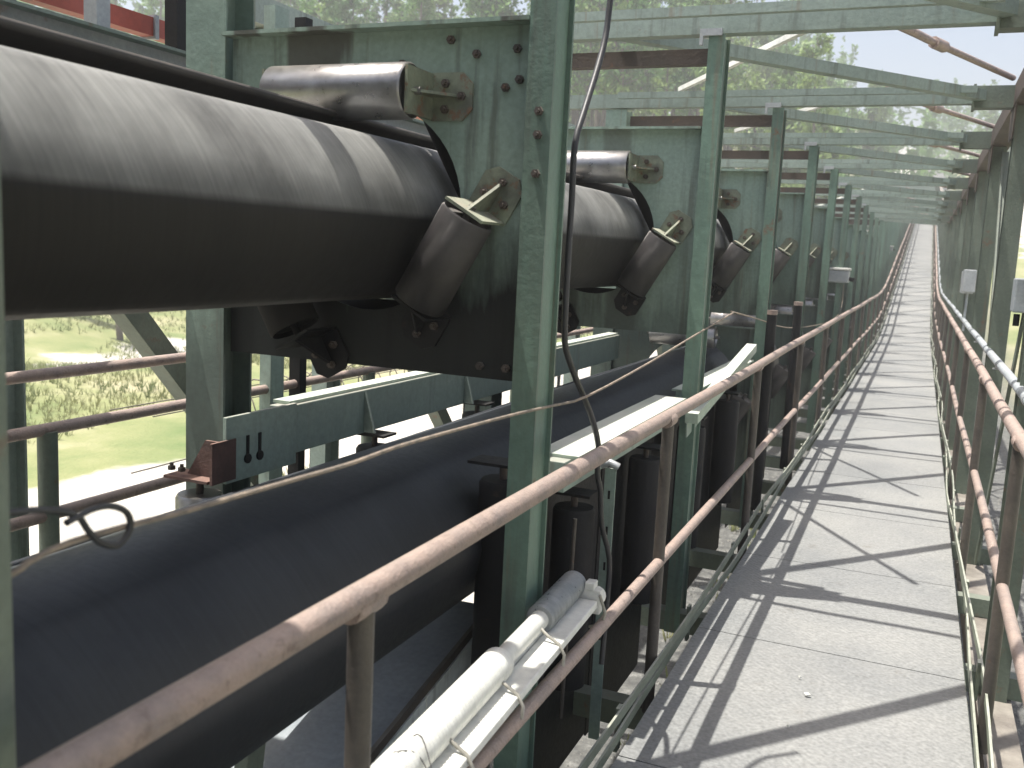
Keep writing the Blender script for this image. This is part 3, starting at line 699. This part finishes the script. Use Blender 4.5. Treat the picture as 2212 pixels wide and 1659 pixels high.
# ------------------------------------------------------------------ ropes and cables
def cable(name, label, pts, r, m, cat, seg=8, fold=3):
    P = [Vector(p) for p in pts]; out = []
    for i in range(len(P) - 1):
        p0 = P[max(i - 1, 0)]; p1 = P[i]; p2 = P[i + 1]; p3 = P[min(i + 2, len(P) - 1)]
        for j in range(fold):
            s = j / fold
            out.append(.5 * ((2 * p1) + (p2 - p0) * s + (2 * p0 - 5 * p1 + 4 * p2 - p3) * s * s + (3 * p1 - p0 - 3 * p2 + p3) * s ** 3))
    out.append(P[-1])
    o = link(name, MB().tube(out, r, seg).mesh(name, m)); return tag(o, label, cat)
rp = [(-0.915, 0.45, 1.15), (-0.915, 0.721, 1.204), (-0.915, 0.757, 1.215), (-0.915, 0.816, 1.223), (-0.915, 0.911, 1.22), (-0.915, 0.995, 1.215), (-0.915, 1.132, 1.211), (-0.915, 1.272, 1.207), (-0.915, 1.44, 1.202), (-0.915, 1.606, 1.204), (-0.915, 1.897, 1.196), (-0.915, 2.221, 1.184), (-0.915, 2.492, 1.17), (-0.915, 2.779, 1.161), (-0.915, 3.478, 1.199), (-0.915, 4.255, 1.255), (-0.915, 5.204, 1.32)]
cable('pull_cord', 'weathered rope pull cord strung across the lower belt and columns', rp, .0042, 'rope', 'rope')
cable('cord_coil', 'black cord looped beside the rope at the lower left', [(-0.905, .60, 1.30), (-0.905, 0.759, 1.278), (-0.905, 0.816, 1.258), (-0.905, 0.833, 1.237), (-0.905, 0.851, 1.216), (-0.905, 0.88, 1.203), (-0.905, 0.902, 1.219), (-0.905, 0.897, 1.242), (-0.905, 0.87, 1.257), (-0.905, 0.837, 1.259), (-0.902, 0.80, 1.253)], .0045, 'cable', 'cord')
cable('slack_wire', 'thin slack wire from the rope end to the lamp beside the left handrail', [(-0.93, 5.2, 1.325), (-0.93, 6.226, 1.232), (-0.93, 7.687, 1.096), (-0.93, 9.878, 0.996), (-0.93, 12.077, 0.95), (-0.93, 13.2, 1.05), (-0.93, 13.25, 1.36)], .004, 'rope', 'wire')
cable('hanging_cable', 'black electric cable hanging down beside the nearest column', [(-.94, 2.88, 2.6), (-0.94, 2.838, 2.353), (-0.94, 2.815, 2.242), (-0.94, 2.756, 2.137), (-0.94, 2.663, 2.004), (-0.94, 2.60, 1.902), (-0.94, 2.60, 1.75), (-0.94, 2.60, 1.392), (-0.94, 2.659, 1.278), (-0.92, 2.827, 1.1), (-0.92, 2.934, 0.977), (-0.92, 2.943, 0.882), (-0.92, 2.99, 0.808), (-0.92, 3.03, 0.68), (-0.90, 3.08, 0.55), (-0.89, 3.05, 0.394), (-.88, 3.0, .2)], .0095, 'cable', 'cable', 12)

# ------------------------------------------------------------------ tube light on the middle rail
t = thing('tube_light', 'long white tube light fitting tied to the middle rail at the bottom', 'light fitting', (-.722, 0, .545)); t.rotation_euler.z = .044
def ribbed(y0, y1, r, a, per, seg=28):
    pts = []; rs = []; y = y0; n = int((y1 - y0) / per * 4)
    for i in range(n + 1):
        pts.append((0, y0 + (y1 - y0) * i / n, 0)); rs.append(r + a * math.sin(i * math.pi / 2))
    return pts, rs
tr = MB().box(-.034, .034, .5, 2.66, -.012, .012); part('tray', tr, 'white', t, .004)
part('tray_lip', MB().box(-.040, -.035, .5, 2.66, -.012, .026), 'white', t)
p_, r_ = ribbed(.6, 2.05, .040, .0018, .014); part('ribbed_sleeve', MB().tube([(x - .05, y, z + .045) for x, y, z in p_], r_, 28), 'white', t)
part('lamp_tube', MB().tube([(-.05, 2.05, .045), (-.05, 2.36, .045)], .026, 20), 'white', t)
p_, r_ = ribbed(2.36, 2.70, .037, .0045, .026); r_[-1] = .018; r_[-2] = .03; part('lens_cap', MB().tube([(x - .05, y, z + .045) for x, y, z in p_], r_, 28), 'lens', t)
for y in (1.45, 1.68, 1.98, 2.30):
    part('clip', MB().tube([(-.052, y, .03), (-.046, y, .045), (-.03, y, .048), (-.005, y - .003, .03), (.03, y - .01, .016), (.048, y - .014, -.01), (.046, y - .014, -.04)], .0045, 8), 'cream', t)
part('end_clamp', MB().box(-.035, .04, 2.665, 2.70, -.035, .04).box(-.01, .02, 2.66, 2.705, .04, .062).tube([(.01, 2.70, 0), (.01, 2.74, .0)], .03, 14), 'white', t, .003)
part('tie', MB().tube([(.04, 2.66, .03), (.055, 2.68, -.03), (.04, 2.70, -.08), (.0, 2.71, -.095)], .005, 8), 'cream', t)
cable('tie_wire', 'thin tangled tie wires wrapped round the near end of the tube light', [(-.868, 1.52, .60), (-.84, 1.50, .632), (-.81, 1.54, .615), (-.76, 1.52, .565), (-.80, 1.56, .61), (-.835, 1.58, .632), (-.866, 1.54, .60), (-.87, 1.60, .585)], .0012, 'cable', 'wire', 5)

# ------------------------------------------------------------------ conduit on the right
t = thing('conduit', 'grey round conduit running above the right handrail', 'conduit', (.425, 0, 0))
pts = [(noise.noise(Vector((y * .5, 3, 1))) * .01, y, 1.12 + zf(y) + noise.noise(Vector((y * .4, 8, 1))) * .008) for y in [.2 + .7 * i for i in range(30)]] + [(.0, 22 + 3 * i, 1.12 + zf(22 + 3 * i)) for i in range(16)]
part('pipe', MB().tube(pts, .0215, 14), 'conduit', t)
for y in (1.6, 3.68, 5.77, 7.86, 9.95, 12.0):
    part('bracket', MB().box(-.01, .0, y - .012, y + .012, 1.085, 1.10).box(-.02, .06, y - .012, y + .012, 1.08, 1.087), 'galv', t)
part('coupling', MB().tube([(.0, 4.1, 1.12), (.0, 4.15, 1.12)], .0245, 14), 'galv', t)

# lamps and junction boxes
def lamp(label, loc, rz=0):
    t = thing('bulkhead_lamp', label, 'lamp', loc); t.rotation_euler.z = rz
    part('housing', MB().box(-.10, .10, -.09, .09, -.06, .06), 'conduit', t, .012)
    part('cover', MB().box(-.11, .11, -.10, .10, .062, .085), 'white', t, .006)
    part('bracket', MB().box(-.02, .02, -.03, .03, -.16, -.061), 'galv', t)
    part('gland', MB().tube([(.10, 0, -.02), (.15, 0, -.03)], .02, 10), 'black', t)
    return t
l_ = lamp('grey box lamp on a stub beside the left handrail in the distance', (-.98, 12.9, 1.46)); l_.scale = (1.3, 1.3, 1.3)
lamp('small grey box lamp beside the left handrail, the farthest one', (-.95, 30.0, 1.55 + zf(30)))
t = thing('junction_box', 'pair of whitish boxes on the right truss posts', 'junction box', (.44, 10.7, 1.5))
part('box', MB().box(-.06, .05, -.35, -.10, -.10, .12), 'galv', t, .008); part('box', MB().box(-.06, .05, -.04, .35, -.12, .10), 'galv', t, .008); part('conduit_stub', MB().tube([(0, 0, -.5), (0, 0, -.12)], .012, 8), 'conduit', t)
t = thing('junction_box', 'grey box on the truss at the right border of the photo', 'junction box', (.46, 5.42, 1.50))
part('box', MB().box(-.03, .03, -.09, .06, -.09, .08), 'conduit', t, .008); part('gland', MB().tube([(0, 0, -.16), (0, 0, -.10)], .015, 8), 'black', t)

# ------------------------------------------------------------------ pan under the lower belt, pale wall and lid
t = thing('drip_trough', 'grey-blue steel trough with pale sides under the lower belt', 'trough', (0, 0, 0))
def quad_slab(mb, a, b, c, d, th):
    a, b, c, d = map(Vector, (a, b, c, d)); n = (b - a).cross(c - a).normalized() * th
    return mb.add([a, b, c, d, a + n, b + n, c + n, d + n], [(0, 1, 2, 3), (7, 6, 5, 4), (0, 4, 5, 1), (1, 5, 6, 2), (2, 6, 7, 3), (3, 7, 4, 0)])
def lz(y): return .335 - (3.0 - y) * .21
part('lid', quad_slab(MB(), (-1.76, 3.0, lz(3) - .03), (-1.305, 3.0, lz(3) - .02), (-1.305, .4, lz(.4) - .02), (-1.76, .4, lz(.4) - .03), -.01), 'lid', t)
part('rim', MB().beam((-1.295, 3.0, lz(3)), (-1.295, .4, lz(.4)), .014, .03), 'railpost', t)
for i in range(5):
    y1 = 3.0 - i * .52; y0 = y1 - .51
    part('side_panel', quad_slab(MB(), (-1.285, y0, lz(y0) - .02), (-1.285, y1, lz(y1) - .02), (-1.285, y1, -1.45), (-1.285, y0, -1.45), .008), 'fibre', t)
    part('back_panel', quad_slab(MB(), (-1.775, y0, lz(y0) + .12), (-1.775, y1, lz(y1) + .12), (-1.775, y1, lz(y1) - .2), (-1.775, y0, lz(y0) - .2), -.008), 'fibre', t)
part('end_plate', MB().box(-1.77, -1.285, 3.004, 3.012, -.6, lz(3) - .03), 'fibre', t)
t = thing('trough_brace', 'dark steel brace standing in front of the trough under the belt', 'brace', (-1.5, 1.75, 0))
part('leg', MB().beam((0, .18, .42), (.02, -.05, -.9), .04, .07), 'green_dark', t)
part('leg', MB().beam((0, .30, -.1), (.02, .06, -.5), .03, .03), 'railpost', t)

# ------------------------------------------------------------------ litter on deck and ground
def scrap(name, label, loc, s, m='white'):
    mb = MB(); n = 7; P = [(s * random.uniform(.6, 1) * math.cos(2 * math.pi * k / n), s * .6 * random.uniform(.6, 1) * math.sin(2 * math.pi * k / n), random.uniform(.001, .006)) for k in range(n)]
    mb.add([(0, 0, .010)] + P + [(x, y, 0) for x, y, z in P], [(0, k + 1, (k + 1) % n + 1) for k in range(n)] + [(k + 1, k + 1 + n, (k + 1) % n + 1 + n, (k + 1) % n + 1) for k in range(n)])
    o = link(name, mb.mesh(name, m), None, loc); return tag(o, label, 'litter')
scrap('paper_scrap', 'small white paper scrap on the sunny deck at the lower right', (-.235, 3.54, .008), .016)
scrap('pebble', 'tiny pale chip on the deck near the paper scrap', (-.28, 3.68, .008), .007)
scrap('pebble', 'tiny pale chip on the deck below the paper scrap', (-.27, 3.25, .008), .006)
for i, (x, y, s, lb) in enumerate(((-.88, 4.9, .06, 'crumpled white litter on a beam between walkway and columns'), (-1.1, 7.2, .05, 'white litter scrap on the gravel under the gallery'), (-.95, 8.3, .04, 'smaller white scrap on the gravel under the gallery'))):
    scrap('litter', lb, (x, y, (-.136 if i == 0 else terrain(x, y) + .02)), s)

# pebbles and weeds under the gallery
def pebbles():
    mb = MB()
    for _ in range(3200):
        x = random.uniform(-2.2, 1.4); y = random.uniform(1, 14); s = random.uniform(.006, .028) * (1.5 if random.random() < .08 else 1); z = terrain(x, y)
        vs = [(x + s * random.uniform(.7, 1), y, z), (x, y + s, z), (x - s, y, z), (x, y - s * random.uniform(.7, 1), z), (x + random.uniform(-.3, .3) * s, y, z + s * .8)]
        mb.add(vs, [(0, 1, 4), (1, 2, 4), (2, 3, 4), (3, 0, 4)])
    return tag(link('gravel', mb.mesh('gravel', 'stone')), 'loose pale stones on the ground under the gallery', 'gravel', None, 'stuff')
pebbles()
def tufts(name, n, region, h0, h1, blades, m, label):
    mb = MB()
    for _ in range(n):
        x, y = region(); z = terrain(x, y) - .01
        for b in range(blades):
            a = random.uniform(0, 6.28); l = random.uniform(h0, h1); w = l * .07; dx, dy = math.cos(a), math.sin(a); r0 = random.uniform(0, h1 * .3); sx, sy = x + dx * r0, y + dy * r0
            lean = random.uniform(.2, .8) * l
            mb.add([(sx - dy * w, sy + dx * w, z), (sx + dy * w, sy - dx * w, z), (sx + dx * lean * .5 + dy * w * .6, sy + dy * lean * .5 - dx * w * .6, z + l * .6), (sx + dx * lean, sy + dy * lean, z + l)], [(0, 1, 2), (0, 2, 3)])
    return tag(link(name, mb.mesh(name, m)), label, 'grass', None, 'stuff')
def reg_under(): return (random.gauss(-.95, .35), random.uniform(1.5, 12))
tufts('weeds', 150, reg_under, .05, .16, 9, 'grassblade', 'sparse weeds on the gravel under the gallery')
def reg_left():
    while True:
        d = random.uniform(8, 60); a = math.radians(random.uniform(-62, -20)); x, y = math.sin(a) * d, math.cos(a) * d
        if noise.noise(Vector((x * .25, y * .25, 9))) + sm(9, 15, -x) * .9 > .55: return x, y
tufts('meadow_grass', 15000, reg_left, .06, .20, 5, 'grassblade', 'patchy yellow-green grass on the ground left of the gallery')

# ------------------------------------------------------------------ razor wire fence
t = thing('wire_fence', 'wire fence with forked posts and coiled razor wire beyond the belts', 'fence', (-5.0, 0, 0))
for y in (7.2, 10.4, 13.7, 17, 20.2):
    z = GZ
    part('fence_post', MB().tube([(0, y, z), (0, y, .05)], .028, 8).tube([(0, y, .05), (-.2, y, .33)], .022, 8).tube([(0, y, .05), (.2, y, .33)], .022, 8), 'black', t)
for z in (-.9, -.5, -.1): part('strand', MB().tube([(0, 5, z), (0, 22, z)], .006, 5), 'darkrust', t)
for sx in (-.2, .2): part('strand', MB().tube([(sx, 5, .33), (sx, 22, .33)], .005, 5), 'darkrust', t)
hp = [(.30 * math.cos(i * .35), 6.0 + i * .018, .12 + .30 * math.sin(i * .35)) for i in range(820)]
part('razor_coil', MB().tube(hp, .006, 4), 'darkrust', t)

# ------------------------------------------------------------------ trees
def make_tree_meshes(seed, H, spread, m):
    rnd = random.Random(seed); tk = MB(); lf = MB()
    n = 7; pts = []; lx = ly = 0
    for i in range(n + 1):
        lx += rnd.uniform(-.16, .16); ly += rnd.uniform(-.16, .16); pts.append((lx, ly, H * i / n * .93))
    tk.tube(pts, [(.17 * (1 - i / n) + .02) for i in range(n + 1)], 7)
    tips = []
    for b in range(26):
        u = rnd.uniform(.28, .98); z = H * u * .93; i = min(n - 1, int(u * n)); bx, by = pts[i][0], pts[i][1]
        a = rnd.uniform(0, 6.28); L = spread * (1.15 - u) * rnd.uniform(.5, 1.1) + .35
        e = (bx + math.cos(a) * L, by + math.sin(a) * L, z + L * rnd.uniform(.2, .7)); tk.tube([(bx, by, z), e], [.035, .01], 4); tips.append((e, L))
        tips.append((((bx + e[0]) / 2, (by + e[1]) / 2, (z + e[2]) / 2), L * .7))
    tips.append(((pts[-1][0], pts[-1][1], H * .96), .7))
    for (cx, cy, cz), L in tips:
        cl = rnd.uniform(.35, .75) * (.6 + .4 * L)
        for q in range(26):
            p = Vector((rnd.gauss(0, .42), rnd.gauss(0, .42), rnd.gauss(0, .34))) * cl; s = rnd.uniform(.12, .28)
            u_ = Vector((rnd.uniform(-1, 1), rnd.uniform(-1, 1), rnd.uniform(-1, 1))).normalized(); v_ = u_.cross(Vector((rnd.uniform(-1, 1), rnd.uniform(-1, 1), rnd.uniform(-1, 1)))).normalized()
            c = Vector((cx, cy, cz)) + p; lf.add([c - u_ * s, c + v_ * s * .45, c + u_ * s, c - v_ * s * .45], [(0, 1, 2, 3)])
    return tk.mesh('trunk', 'bark'), lf.mesh('crown', m)
TM = [make_tree_meshes(i, h, s, m) for i, (h, s, m) in enumerate(((14, 1.9, 'leaf'), (17, 2.3, 'leaf'), (12, 1.5, 'leaf2'), (16, 1.6, 'leaf2'), (13.5, 2.6, 'leaf'), (10, 1.3, 'leaf2')))]
KIND = ['slender dark-leaved tree', 'tall dark-leaved tree', 'thin pale-leaved tree', 'tall pale-leaved tree', 'broad dark-leaved tree', 'small pale-leaved tree']
def tree(x, y, v, s, label, group):
    t = thing('forest_tree', label, 'tree', (x, y, terrain(x, y) - .2), group); t.scale = (s, s, s); t.rotation_euler.z = random.uniform(0, 6.28)
    link('trunk', TM[v][0], t); link('crown', TM[v][1], t)
random.seed(21); cnt = 0
for i in range(230):   # hillside wood ahead and to the left
    a = math.radians(random.uniform(-50, -1.5)); d = random.uniform(50, 86)
    x, y = math.sin(a) * d, math.cos(a) * d
    if x > -4 or y < 42: continue
    v = random.randrange(6); tree(x, y, v, random.uniform(.6, .95), KIND[v] + ' in the wood on the hillside behind the gallery', 'trees of the hillside wood')
for i in range(46):    # right hill
    a = math.radians(random.uniform(2, 24)); d = random.uniform(95, 150)
    v = random.randrange(6); tree(math.sin(a) * d, math.cos(a) * d, v, random.uniform(.6, .9), KIND[v] + ' on the hazy hill at the upper right', 'trees of the right-hand hill')
for i, (x, y, v, s, lb) in enumerate(((-22, 21.5, 2, .55, 'thin pale tree standing alone on the meadow, seen between the belts'), (-25, 22, 5, .6, 'small tree on the meadow, left of another between the belts'), (-14, 10.5, 5, .35, 'bare young tree near the sandy yard at the left'), (-30, 30, 0, .7, 'dark tree at the edge of the meadow'))):
    tree(x, y, v, s, lb, 'lone trees on the meadow')
# the dense wood beyond, as one mass
def far_wood():
    mb = MB(); rnd = random.Random(5)
    for _ in range(900):
        a = math.radians(rnd.uniform(-60, 32)); d = rnd.uniform(88, 150); x, y = math.sin(a) * d, math.cos(a) * d
        if a > 0: d = rnd.uniform(130, 190); x, y = math.sin(a) * d, math.cos(a) * d
        z = terrain(x, y); H = rnd.uniform(8, 15)
        for q in range(60):
            u = rnd.uniform(.2, 1); r = (1.1 - u) * 2.0 * rnd.random(); b = rnd.uniform(0, 6.28); s = rnd.uniform(.3, .6)
            c = Vector((x + math.cos(b) * r, y + math.sin(b) * r, z + H * u)); p1 = Vector((rnd.uniform(-1, 1), rnd.uniform(-1, 1), rnd.uniform(-1, 1))).normalized(); p2 = p1.cross(Vector((0, .3, 1))).normalized()
            mb.add([c - p1 * s, c + p2 * s * .6, c + p1 * s, c - p2 * s * .6], [(0, 1, 2, 3)])
    return tag(link('distant_wood', mb.mesh('distant_wood', 'leaf')), 'dense wood covering the far hills', 'wood', None, 'stuff')
far_wood()
# ------------------------------------------------------------------ haze
def haze():
    mb = MB().box(-425, 425, -425, 605, -8, 40); o = link('haze', mb.mesh('haze')); o['kind'] = 'stuff'
    m = bpy.data.materials.new('haze'); m.use_nodes = True; n = m.node_tree.nodes; n.remove(n['Principled BSDF'])
    v = n.new('ShaderNodeVolumePrincipled'); v.inputs['Color'].default_value = (.99, 1, .98, 1); v.inputs['Density'].default_value = .0036; v.inputs['Anisotropy'].default_value = .2
    m.node_tree.links.new(v.outputs[0], n['Material Output'].inputs['Volume']); o.data.materials.append(m)
haze()
